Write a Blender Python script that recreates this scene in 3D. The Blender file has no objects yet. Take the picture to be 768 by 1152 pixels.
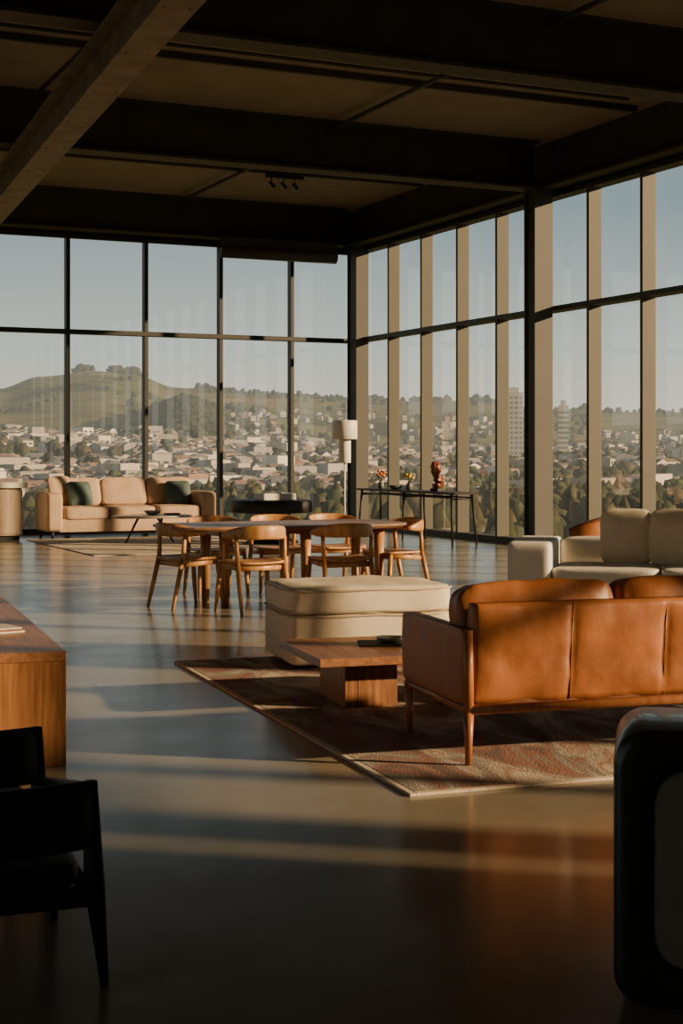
import bpy, bmesh, math, random
from mathutils import Vector, Matrix, noise
random.seed(7)
S = bpy.context.scene
D2R = math.radians

# ---------------------------------------------------------------- materials
def newmat(name):
    m = bpy.data.materials.new(name); m.use_nodes = True
    nt = m.node_tree
    b = nt.nodes['Principled BSDF']
    return m, nt, b

def ramp(nt, stops):
    r = nt.nodes.new('ShaderNodeValToRGB')
    els = r.color_ramp.elements
    while len(els) < len(stops): els.new(0.5)
    for e, (p, c) in zip(els, stops):
        e.position = p; e.color = (*c, 1)
    return r

def mat_plain(name, col, rough=0.5, metal=0.0, var=0.15, scale=6.0, bump=0.0, bscale=60.0, spec=0.5, coat=0.0):
    m, nt, b = newmat(name)
    tc = nt.nodes.new('ShaderNodeTexCoord')
    n = nt.nodes.new('ShaderNodeTexNoise'); n.inputs['Scale'].default_value = scale; n.inputs['Detail'].default_value = 4
    nt.links.new(tc.outputs['Object'], n.inputs['Vector'])
    lo = tuple(c*(1-var) for c in col); hi = tuple(min(1, c*(1+var)) for c in col)
    r = ramp(nt, [(0.3, lo), (0.7, hi)])
    nt.links.new(n.outputs['Fac'], r.inputs['Fac'])
    nt.links.new(r.outputs['Color'], b.inputs['Base Color'])
    b.inputs['Roughness'].default_value = rough
    b.inputs['Metallic'].default_value = metal
    b.inputs['Specular IOR Level'].default_value = spec
    b.inputs['Coat Weight'].default_value = coat
    if bump > 0:
        n2 = nt.nodes.new('ShaderNodeTexNoise'); n2.inputs['Scale'].default_value = bscale; n2.inputs['Detail'].default_value = 3
        nt.links.new(tc.outputs['Object'], n2.inputs['Vector'])
        bp = nt.nodes.new('ShaderNodeBump'); bp.inputs['Strength'].default_value = bump; bp.inputs['Distance'].default_value = 0.02
        nt.links.new(n2.outputs['Fac'], bp.inputs['Height'])
        nt.links.new(bp.outputs['Normal'], b.inputs['Normal'])
    return m

def mat_wood(name, dark, light, axis=0, rough=0.4, scale=1.0):
    m, nt, b = newmat(name)
    tc = nt.nodes.new('ShaderNodeTexCoord')
    mp = nt.nodes.new('ShaderNodeMapping')
    sc = [14*scale]*3; sc[axis] = 1.0*scale
    mp.inputs['Scale'].default_value = sc
    n = nt.nodes.new('ShaderNodeTexNoise'); n.inputs['Scale'].default_value = 2.2; n.inputs['Detail'].default_value = 6
    n.inputs['Distortion'].default_value = 0.8
    nt.links.new(tc.outputs['Object'], mp.inputs['Vector'])
    nt.links.new(mp.outputs['Vector'], n.inputs['Vector'])
    r = ramp(nt, [(0.3, dark), (0.5, tuple((a+c)/2 for a, c in zip(dark, light))), (0.68, light)])
    nt.links.new(n.outputs['Fac'], r.inputs['Fac'])
    nt.links.new(r.outputs['Color'], b.inputs['Base Color'])
    b.inputs['Roughness'].default_value = rough
    return m

M = {}
M['oak'] = mat_wood('oak_honey', (0.36, 0.165, 0.055), (0.60, 0.31, 0.115), axis=2, rough=0.4)
M['tabletop'] = mat_wood('walnut_top', (0.18, 0.095, 0.055), (0.36, 0.20, 0.12), axis=0, rough=0.35)
M['walnut'] = mat_wood('walnut_vertical', (0.15, 0.06, 0.022), (0.40, 0.18, 0.07), axis=2, rough=0.42)
M['walnut_top'] = mat_wood('walnut_horizontal', (0.19, 0.085, 0.038), (0.36, 0.17, 0.08), axis=1, rough=0.35)
M['teak'] = mat_wood('teak_frame', (0.24, 0.085, 0.03), (0.40, 0.155, 0.055), axis=2, rough=0.38)
M['redwood'] = mat_wood('carved_wood', (0.10, 0.028, 0.012), (0.22, 0.07, 0.03), axis=2, rough=0.35)
M['leather'] = mat_plain('cognac_leather', (0.32, 0.112, 0.034), rough=0.43, var=0.28, scale=3.5, bump=0.25, bscale=9, spec=0.4)
M['leather_dark'] = mat_plain('brown_leather', (0.16, 0.06, 0.025), rough=0.4, var=0.2, bump=0.1)
M['cream'] = mat_plain('cream_linen', (0.72, 0.63, 0.47), rough=0.9, var=0.06, scale=20, bump=0.25, bscale=250)
M['piping'] = mat_plain('linen_piping', (0.50, 0.42, 0.30), rough=0.9, var=0.06, scale=20)
M['white_fabric'] = mat_plain('ivory_fabric', (0.74, 0.71, 0.64), rough=0.9, var=0.04, scale=12, bump=0.2, bscale=200)
M['beige'] = mat_plain('tan_fabric', (0.48, 0.33, 0.22), rough=0.9, var=0.08, scale=8, bump=0.15, bscale=150)
M['teal'] = mat_plain('teal_velvet', (0.07, 0.11, 0.105), rough=0.8, var=0.2)
M['steel'] = mat_plain('dark_painted_steel', (0.05, 0.046, 0.039), rough=0.6, var=0.2, scale=3)
M['steel_brown'] = mat_plain('bounce_lit_steel', (0.24, 0.20, 0.155), rough=0.65, var=0.25, scale=4, bump=0.2, bscale=15)  # lighter base colour stands in for sunlight bounced onto the girder
M['fin'] = mat_plain('bronze_fin', (0.076, 0.071, 0.052), rough=0.6, var=0.06, scale=2)
M['column'] = mat_plain('column_paint', (0.07, 0.069, 0.058), rough=0.6, var=0.08, scale=2)
M['frame'] = mat_plain('window_frame', (0.03, 0.03, 0.025), rough=0.5, var=0.1)
M['ceiling'] = mat_plain('ceiling_panel', (0.25, 0.215, 0.17), rough=0.85, var=0.12, scale=1.5)
M['wall'] = mat_plain('plaster_wall', (0.50, 0.43, 0.34), rough=0.9, var=0.08, scale=2)
M['black'] = mat_plain('black_lacquer', (0.016, 0.015, 0.015), rough=0.55, var=0.2, spec=0.35)
M['black_gloss'] = mat_plain('black_molded', (0.035, 0.032, 0.026), rough=0.35, var=0.15, coat=0.2)
M['olive'] = mat_plain('olive_upholstery', (0.30, 0.265, 0.185), rough=0.8, var=0.1, bump=0.1)
M['navy'] = mat_plain('navy_leather', (0.017, 0.019, 0.030), rough=0.6, var=0.15, spec=0.35)
M['white'] = mat_plain('white_lacquer', (0.75, 0.72, 0.63), rough=0.5, var=0.03)
M['stone'] = mat_plain('stone_top', (0.32, 0.30, 0.26), rough=0.3, var=0.2, scale=5)
M['pale_cab'] = mat_wood('pale_ash', (0.34, 0.25, 0.16), (0.48, 0.37, 0.25), axis=2, rough=0.6)
M['flower'] = mat_plain('orange_flowers', (0.7, 0.18, 0.03), rough=0.7, var=0.4, scale=30)
M['flower_y'] = mat_plain('yellow_flowers', (0.75, 0.45, 0.08), rough=0.7, var=0.3, scale=30)
M['leaf'] = mat_plain('leaf_green', (0.05, 0.09, 0.025), rough=0.6, var=0.4, scale=30)
M['paper'] = mat_plain('printed_paper', (0.55, 0.52, 0.46), rough=0.7, var=0.1)
M['grey_glaze'] = mat_plain('grey_ceramic', (0.13, 0.14, 0.13), rough=0.3, var=0.15)

def concrete():
    m, nt, b = newmat('polished_concrete')
    tc = nt.nodes.new('ShaderNodeTexCoord')
    n = nt.nodes.new('ShaderNodeTexNoise'); n.inputs['Scale'].default_value = 0.8; n.inputs['Detail'].default_value = 8; n.inputs['Roughness'].default_value = 0.6
    nt.links.new(tc.outputs['Object'], n.inputs['Vector'])
    r = ramp(nt, [(0.3, (0.19, 0.17, 0.122)), (0.7, (0.285, 0.26, 0.19))])
    nt.links.new(n.outputs['Fac'], r.inputs['Fac'])
    nt.links.new(r.outputs['Color'], b.inputs['Base Color'])
    n2 = nt.nodes.new('ShaderNodeTexNoise'); n2.inputs['Scale'].default_value = 2.5; n2.inputs['Detail'].default_value = 5
    nt.links.new(tc.outputs['Object'], n2.inputs['Vector'])
    mr = nt.nodes.new('ShaderNodeMapRange'); mr.inputs['To Min'].default_value = 0.13; mr.inputs['To Max'].default_value = 0.29
    nt.links.new(n2.outputs['Fac'], mr.inputs['Value'])
    nt.links.new(mr.outputs['Result'], b.inputs['Roughness'])
    b.inputs['Specular IOR Level'].default_value = 0.45
    n3 = nt.nodes.new('ShaderNodeTexNoise'); n3.inputs['Scale'].default_value = 1.6; n3.inputs['Detail'].default_value = 2
    nt.links.new(tc.outputs['Object'], n3.inputs['Vector'])
    bp = nt.nodes.new('ShaderNodeBump'); bp.inputs['Strength'].default_value = 0.06; bp.inputs['Distance'].default_value = 0.02
    nt.links.new(n3.outputs['Fac'], bp.inputs['Height']); nt.links.new(bp.outputs['Normal'], b.inputs['Normal'])
    return m
M['concrete'] = concrete()

def glassmat():
    m = bpy.data.materials.new('window_glass'); m.use_nodes = True
    nt = m.node_tree; nt.nodes.clear()
    o = nt.nodes.new('ShaderNodeOutputMaterial')
    t = nt.nodes.new('ShaderNodeBsdfTransparent'); t.inputs['Color'].default_value = (0.93, 0.93, 0.89, 1)
    g = nt.nodes.new('ShaderNodeBsdfGlossy'); g.inputs['Roughness'].default_value = 0.01
    lw = nt.nodes.new('ShaderNodeLayerWeight'); lw.inputs['Blend'].default_value = 0.5
    p = nt.nodes.new('ShaderNodeMath'); p.operation = 'POWER'; p.inputs[1].default_value = 5
    ma = nt.nodes.new('ShaderNodeMath'); ma.operation = 'MULTIPLY_ADD'; ma.inputs[1].default_value = 0.85; ma.inputs[2].default_value = 0.13
    mx = nt.nodes.new('ShaderNodeMixShader')
    nt.links.new(lw.outputs['Facing'], p.inputs[0]); nt.links.new(p.outputs[0], ma.inputs[0])
    nt.links.new(ma.outputs[0], mx.inputs['Fac']); nt.links.new(t.outputs[0], mx.inputs[1]); nt.links.new(g.outputs[0], mx.inputs[2])
    nt.links.new(mx.outputs[0], o.inputs['Surface'])
    return m
M['glass'] = glassmat()

def rugmat(name, stops, scale, det=6, dist=1.5, msc=(1.4, 0.6, 1)):
    m, nt, b = newmat(name)
    tc = nt.nodes.new('ShaderNodeTexCoord')
    mp = nt.nodes.new('ShaderNodeMapping'); mp.inputs['Scale'].default_value = msc
    nt.links.new(tc.outputs['Object'], mp.inputs['Vector'])
    n = nt.nodes.new('ShaderNodeTexNoise'); n.inputs['Scale'].default_value = scale; n.inputs['Detail'].default_value = det; n.inputs['Distortion'].default_value = dist
    nt.links.new(mp.outputs['Vector'], n.inputs['Vector'])
    r = ramp(nt, stops); nt.links.new(n.outputs['Fac'], r.inputs['Fac'])
    n2 = nt.nodes.new('ShaderNodeTexNoise'); n2.inputs['Scale'].default_value = 90; nt.links.new(tc.outputs['Object'], n2.inputs['Vector'])
    mx = nt.nodes.new('ShaderNodeMixRGB'); mx.blend_type = 'MULTIPLY'; mx.inputs['Fac'].default_value = 0.5
    nt.links.new(r.outputs['Color'], mx.inputs['Color1'])
    r2 = ramp(nt, [(0.35, (0.6, 0.6, 0.6)), (0.65, (1, 1, 1))]); nt.links.new(n2.outputs['Fac'], r2.inputs['Fac'])
    nt.links.new(r2.outputs['Color'], mx.inputs['Color2'])
    nt.links.new(mx.outputs['Color'], b.inputs['Base Color'])
    b.inputs['Roughness'].default_value = 1.0
    bp = nt.nodes.new('ShaderNodeBump'); bp.inputs['Strength'].default_value = 0.5; bp.inputs['Distance'].default_value = 0.01
    nt.links.new(n2.outputs['Fac'], bp.inputs['Height']); nt.links.new(bp.outputs['Normal'], b.inputs['Normal'])
    return m
M['rug'] = rugmat('woven_rug', [(0.38, (0.15, 0.10, 0.085)), (0.43, (0.30, 0.13, 0.09)), (0.48, (0.24, 0.21, 0.18)), (0.53, (0.46, 0.39, 0.31)), (0.58, (0.34, 0.19, 0.13)), (0.64, (0.55, 0.48, 0.39))], 1.3, det=6, dist=1.2, msc=(2.2, 0.8, 1))
M['rug_border'] = mat_plain('rug_border', (0.55, 0.46, 0.36), rough=1, var=0.15, scale=40)
M['rug2'] = rugmat('pale_rug', [(0.35, (0.42, 0.34, 0.25)), (0.6, (0.58, 0.50, 0.38))], 2)

# ---------------------------------------------------------------- geometry helpers
def add(o, parent=None):
    S.collection.objects.link(o)
    if parent is not None: o.parent = parent
    return o

def mesh_obj(name, verts, faces, mat, parent=None, smooth=False):
    me = bpy.data.meshes.new(name); me.from_pydata([tuple(v) for v in verts], [], faces); me.update()
    bm = bmesh.new(); bm.from_mesh(me); bmesh.ops.recalc_face_normals(bm, faces=bm.faces); bm.to_mesh(me); bm.free()
    if smooth: me.polygons.foreach_set('use_smooth', [True]*len(me.polygons))
    me.materials.append(mat)
    return add(bpy.data.objects.new(name, me), parent)

def group(name, loc=(0, 0, 0), rot=0.0):
    e = bpy.data.objects.new(name, None); e.empty_display_size = 0.2
    e.location = loc; e.rotation_euler = (0, 0, D2R(rot))
    S.collection.objects.link(e); return e

def box(parent, name, x0, x1, y0, y1, z0, z1, mat, bev=0.006, seg=2, smooth=False):
    bm = bmesh.new()
    bmesh.ops.create_cube(bm, size=1)
    for v in bm.verts:
        v.co = Vector(((x0+x1)/2+v.co.x*(x1-x0), (y0+y1)/2+v.co.y*(y1-y0), (z0+z1)/2+v.co.z*(z1-z0)))
    if bev > 0:
        bmesh.ops.bevel(bm, geom=list(bm.edges), offset=bev, segments=seg, profile=0.5, affect='EDGES')
    me = bpy.data.meshes.new(name); bm.to_mesh(me); bm.free()
    if smooth or seg > 2: me.polygons.foreach_set('use_smooth', [True]*len(me.polygons))
    me.materials.append(mat)
    return add(bpy.data.objects.new(name, me), parent)

def cushion(parent, name, c, size, mat, n=7, pinch=0.0, rot=(0, 0, 0), wr=0.0, cuts=16, bulge=0.0):
    bm = bmesh.new(); bmesh.ops.create_cube(bm, size=2)
    bmesh.ops.subdivide_edges(bm, edges=list(bm.edges), cuts=cuts, use_grid_fill=True)
    R = Matrix.Rotation(rot[2], 3, 'Z') @ Matrix.Rotation(rot[1], 3, 'Y') @ Matrix.Rotation(rot[0], 3, 'X')
    seed = random.random()*50
    for v in bm.verts:
        p = v.co
        p = Vector([math.sin(a*math.pi/2) for a in p])
        k = (abs(p.x)**n+abs(p.y)**n+abs(p.z)**n)**(1/n)
        q = p/k
        r = max(abs(q.x), abs(q.y))
        z = q.z*(1-pinch*r**2.5)
        z += bulge*(1-q.x**2)*(1-q.y**2)*q.z
        q = Vector((q.x, q.y, z))
        w = Vector((q.x*size[0]/2, q.y*size[1]/2, q.z*size[2]/2))
        if wr:
            d = noise.noise(Vector((w.x*5, w.y*5, w.z*5+seed)))*wr + noise.noise(Vector((w.x*14, w.y*9, w.z*11+seed)))*wr*0.45
            w += Vector((q.x, q.y, q.z)).normalized()*d
        v.co = R @ w + Vector(c)
    me = bpy.data.meshes.new(name); bm.to_mesh(me); bm.free()
    me.polygons.foreach_set('use_smooth', [True]*len(me.polygons))
    me.materials.append(mat)
    return add(bpy.data.objects.new(name, me), parent)

def rod(parent, name, p0, p1, r0, r1, mat, seg=14, mid=None):
    p0 = Vector(p0); p1 = Vector(p1); d = (p1-p0).normalized()
    a = d.orthogonal().normalized(); b = d.cross(a)
    rings = [(0, r0), (1, r1)] if mid is None else [(0, r0), (0.5, mid), (1, r1)]
    V = []; F = []
    for t, r in rings:
        c = p0.lerp(p1, t)
        for i in range(seg):
            an = 2*math.pi*i/seg
            V.append(c+(a*math.cos(an)+b*math.sin(an))*r)
    k = len(rings)
    for j in range(k-1):
        for i in range(seg):
            F.append((j*seg+i, j*seg+(i+1) % seg, (j+1)*seg+(i+1) % seg, (j+1)*seg+i))
    F.append(tuple(range(seg-1, -1, -1))); F.append(tuple((k-1)*seg+i for i in range(seg)))
    o = mesh_obj(name, V, F, mat, parent)
    for p in o.data.polygons:
        p.use_smooth = len(p.vertices) == 4
    return o

def lathe(parent, name, prof, c, mat, seg=32):
    V = []; F = []
    for r, z in prof:
        for i in range(seg):
            a = 2*math.pi*i/seg
            V.append((c[0]+r*math.cos(a), c[1]+r*math.sin(a), c[2]+z))
    for j in range(len(prof)-1):
        for i in range(seg):
            F.append((j*seg+i, j*seg+(i+1) % seg, (j+1)*seg+(i+1) % seg, (j+1)*seg+i))
    F.append(tuple(range(seg))); F.append(tuple((len(prof)-1)*seg+i for i in range(seg)))
    o = mesh_obj(name, V, F, mat, parent)
    for p in o.data.polygons: p.use_smooth = len(p.vertices) == 4
    return o

def loft(parent, name, pts, hw, hh, mat, seg=12, closed=False):
    n = len(pts); V = []; F = []
    pts = [Vector(p) for p in pts]
    for i in range(n):
        if closed: t = pts[(i+1) % n]-pts[i-1]
        else: t = pts[min(i+1, n-1)]-pts[max(i-1, 0)]
        t.normalize()
        s = Vector((t.y, -t.x, 0))
        if s.length < 1e-4: s = Vector((1, 0, 0))
        s.normalize(); u = s.cross(t).normalized()
        for k in range(seg):
            a = 2*math.pi*k/seg
            ca = math.cos(a); sa = math.sin(a)
            ca = math.copysign(abs(ca)**0.8, ca); sa = math.copysign(abs(sa)**0.8, sa)
            V.append(pts[i]+s*(ca*hw[i])+u*(sa*hh[i]))
    m = n if closed else n-1
    for i in range(m):
        for k in range(seg):
            j = (i+1) % n
            F.append((i*seg+k, i*seg+(k+1) % seg, j*seg+(k+1) % seg, j*seg+k))
    if not closed:
        F.append(tuple(range(seg-1, -1, -1))); F.append(tuple((n-1)*seg+k for k in range(seg)))
    return mesh_obj(name, V, F, mat, parent, smooth=True)

def blob(parent, name, c, r, mat, amp=0.2, f=3.0, sub=3):
    bm = bmesh.new(); bmesh.ops.create_icosphere(bm, subdivisions=sub, radius=1)
    sd = random.random()*40
    for v in bm.verts:
        k = 1+amp*noise.noise(v.co*f+Vector((sd, 0, 0)))
        v.co = Vector((v.co.x*r[0]*k+c[0], v.co.y*r[1]*k+c[1], v.co.z*r[2]*k+c[2]))
    me = bpy.data.meshes.new(name); bm.to_mesh(me); bm.free()
    me.polygons.foreach_set('use_smooth', [True]*len(me.polygons)); me.materials.append(mat)
    return add(bpy.data.objects.new(name, me), parent)

# ---------------------------------------------------------------- room shell
XR, YB = 12.15, 25.65
XL, YF = -7.0, -7.0
HEAD, RAIL, CEIL, BB = 5.2, 3.52, 5.95, 5.25
box(None, 'floor', XL-0.3, XR+0.3, YF-0.3, YB+0.3, -0.25, 0, M['concrete'], bev=0)
box(None, 'ceiling', XL-0.3, XR+0.3, YF-0.3, YB+0.3, CEIL, CEIL+0.3, M['ceiling'], bev=0)
wl = group('wall_left')
box(wl, 'spandrel', XL-0.25, XL, YF, YB, HEAD, CEIL, M['steel'], bev=0)
box(wl, 'solid_end', XL-0.25, XL, YF, -1.0, 0, HEAD, M['wall'], bev=0)
box(wl, 'solid_far', XL-0.25, XL, 18.0, YB, 0, HEAD, M['wall'], bev=0)
box(None, 'wall_front', XL, XR, YF-0.25, YF, 0, CEIL, M['wall'], bev=0)
box(None, 'wall_back', XL, XR+0.1, YB, YB+0.2, HEAD, CEIL, M['steel'], bev=0)
w = group('wall_right')
box(w, 'header', XR, XR+0.2, YF, YB+0.2, HEAD, CEIL, M['steel'], bev=0)
GEND = -2.30
sun_blocks = [(-7.0, -2.92), (-2.60, GEND)]  # unseen solid wall lengths added to block sun, gap shaped for a band
for i, (a, b) in enumerate(sun_blocks):
    box(w, 'sun_block_%d' % (i+1), XR-0.1, XR+0.2, a, b, 0, HEAD, M['wall'], bev=0)

bx = [12.1, 10.77, 9.37, 7.96, 6.55, 5.14, 3.73, 2.32, 0.91, -0.5, -1.91, -3.32, -4.73, -6.14, -7.0]
wn = 0; tn = 0
def pane(x0, y0, x1, y1, z0, z1):
    global wn; wn += 1
    return mesh_obj('window_%d' % wn, [(x0, y0, z0), (x1, y1, z0), (x1, y1, z1), (x0, y0, z1)], [(0, 1, 2, 3)], M['glass'])
def trim(x0, x1, y0, y1, z0, z1, m, bev=0.004):
    global tn; tn += 1
    return box(None, 'trim_%d' % tn, x0, x1, y0, y1, z0, z1, m, bev=bev, seg=1)
for i in range(len(bx)-1):
    pane(bx[i+1]+0.03, YB+0.06, bx[i]-0.03, YB+0.06, 0.1, HEAD)
for x in bx[1:-1]:
    trim(x-0.035, x+0.035, YB-0.06, YB+0.1, 0.1, HEAD, M['frame'])
trim(XL, XR, YB-0.075, YB+0.1, RAIL-0.04, RAIL+0.04, M['frame'])
trim(XL, XR, YB-0.08, YB+0.12, 0, 0.1, M['frame'])
trim(XL, XR-0.1, YB-0.08, YB+0.0, HEAD-0.06, HEAD+0.02, M['frame'])
ry = [25.6]
y = 24.05
while y > GEND+0.3:
    ry.append(y); y -= 1.262
ry.append(GEND)
for i in range(len(ry)-1):
    pane(XR+0.03, ry[i], XR+0.03, ry[i+1], 0.1, HEAD)
for y in ry[1:-1]:
    trim(XR-0.17, XR+0.05, y-0.03, y+0.03, 0.1, HEAD, M['fin'])
pane(XR+0.03, -2.60, XR+0.03, -2.92, 0.0, HEAD)  # pane in the slot left between the blocks to pass a sun band
trim(XR-0.20, XR+0.06, GEND, YB-0.1, RAIL-0.035, RAIL+0.035, M['frame'])
trim(XR-0.12, XR+0.08, GEND, YB-0.1, 0, 0.1, M['fin'])
trim(XR-0.18, XR, GEND, YB-0.1, HEAD-0.05, HEAD+0.02, M['frame'])
# unseen left glazing, added to let in fill light
ly = [-1.0+1.9*i for i in range(11)]
for i in range(len(ly)-1):
    pane(XL-0.1, ly[i], XL-0.1, ly[i+1], 0.1, HEAD)
    if i: trim(XL-0.2, XL+0.02, ly[i]-0.035, ly[i]+0.035, 0.1, HEAD, M['frame'])
trim(XL-0.2, XL+0.02, -1.0, 18.0, RAIL-0.04, RAIL+0.04, M['frame'])
trim(XL-0.2, XL+0.02, -1.0, 18.0, 0, 0.1, M['frame'])

def hcol(name, x0, x1, y0, y1):
    g = group(name)
    box(g, 'flange_near', x0, x1, y0, y0+0.03, 0, BB, M['column'], bev=0)
    box(g, 'web', x0+0.03, x0+0.05, y0+0.03, y1-0.03, 0, BB, M['steel'], bev=0)
    box(g, 'flange_far', x0, x1, y1-0.03, y1, 0, BB, M['column'], bev=0)
    box(g, 'base_plate', x0-0.03, x1, y0-0.03, y1+0.03, 0, 0.03, M['steel'], bev=0)
hcol('steel_column', 11.62, 11.92, 18.55, 18.85)
hcol('steel_column', 11.8, 12.05, 25.0, 25.4)
hcol('steel_column', 11.62, 11.92, 7.45, 7.75)

def ibeam_x(name, yc, x0, x1, z0, z1, wdt, mat):
    g = group(name)
    box(g, 'bottom_flange', x0, x1, yc-wdt/2, yc+wdt/2, z0, z0+0.035, mat, bev=0)
    box(g, 'top_flange', x0, x1, yc-wdt/2, yc+wdt/2, z1-0.035, z1, mat, bev=0)
    box(g, 'web', x0, x1, yc-0.02, yc+0.02, z0+0.03, z1-0.03, mat, bev=0)
for yc in (25.35, 18.75, 13.2, 7.6, 2.1, -3.5):
    ibeam_x('ceiling_beam', yc, XL, 11.72, BB, CEIL, 0.34, M['steel'])
g = group('edge_beam')
box(g, 'bottom_flange', 11.72, XR, YF, 25.2, BB, BB+0.035, M['steel'], bev=0)
box(g, 'web', 11.9, 11.95, YF, 25.2, BB+0.03, CEIL, M['steel'], bev=0)
g = group('ceiling_joists')
for i, yc in enumerate((22.2, 16.2, 10.5, 4.9)):
    box(g, 'joist_%d' % i, XL, 11.7, yc-0.03, yc+0.03, CEIL-0.08, CEIL-0.002, M['steel'], bev=0)
for i, xc in enumerate((-4, 0.2, 4.4)):
    box(g, 'seam_%d' % i, xc-0.02, xc+0.02, YF, YB-0.3, CEIL-0.03, CEIL-0.001, M['steel'], bev=0)
g = group('sprinkler_pipe')
rod(g, 'main', (8.4, YF+0.1, 5.82), (8.4, 25.1, 5.82), 0.03, 0.03, M['steel'])
rod(g, 'branch_1', (2, 21.3, 5.8), (11, 21.3, 5.8), 0.022, 0.022, M['steel'])
rod(g, 'branch_2', (2, 15.4, 5.8), (11, 15.4, 5.8), 0.022, 0.022, M['steel'])
def girder():
    g = group('steel_girder', (3.72, 12.0, 0), math.degrees(-math.atan(0.0783)))
    L0, L1 = -17.5, 13.3
    box(g, 'bottom_flange', -0.16, 0.16, L0, L1, 4.80, 4.83, M['steel_brown'], bev=0)
    box(g, 'top_flange', -0.16, 0.16, L0, L1, 5.22, 5.249, M['steel_brown'], bev=0)
    box(g, 'web', -0.015, 0.015, L0, L1, 4.82, 5.225, M['steel_brown'], bev=0)
    k = 0
    y = L0+1
    while y < L1:
        rod(g, 'bolt_%d' % k, (-0.10, y, 4.79), (-0.10, y, 4.80), 0.012, 0.012, M['steel_brown'], seg=6)
        rod(g, 'bolt_%db' % k, (0.10, y, 4.79), (0.10, y, 4.80), 0.012, 0.012, M['steel_brown'], seg=6)
        y += 1.4; k += 1
girder()
g = group('roller_blind')
rod(g, 'tube', (9.15, 25.05, 5.0), (11.4, 25.05, 5.0), 0.12, 0.12, M['steel'], seg=20)
box(g, 'cassette', 9.15, 11.4, 24.98, 25.15, 5.05, 5.26, M['steel'])
g = group('track_spotlights')
box(g, 'track', 8.80, 9.45, 21.98, 22.02, 5.77, 5.83, M['black'], bev=0)
for i, x in enumerate((8.9, 9.1, 9.3)):
    rod(g, 'stem_%d' % i, (x, 22, 5.78), (x, 22, 5.68), 0.008, 0.008, M['black'])
    rod(g, 'head_%d' % i, (x-0.015, 22.04, 5.70), (x+0.02, 21.94, 5.62), 0.02, 0.03, M['black'])

# ---------------------------------------------------------------- rugs
g = group('area_rug', (2.80, 5.42, 0), -5)
box(g, 'pile', 0.03, 4.37, 0.03, 4.12, 0, 0.014, M['rug'], bev=0.004)
box(g, 'border_1', 0, 0.03, 0, 4.15, 0, 0.013, M['rug_border'], bev=0.002)
box(g, 'border_2', 0.03, 4.4, 0, 0.03, 0, 0.013, M['rug_border'], bev=0.002)
box(g, 'border_3', 0.03, 4.4, 4.12, 4.15, 0, 0.013, M['rug_border'], bev=0.002)
g = group('living_rug')
box(g, 'pile', 5.45, 9.0, 19.9, 23.95, 0, 0.012, M['rug2'], bev=0.004)
RZ = 0.014

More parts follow.
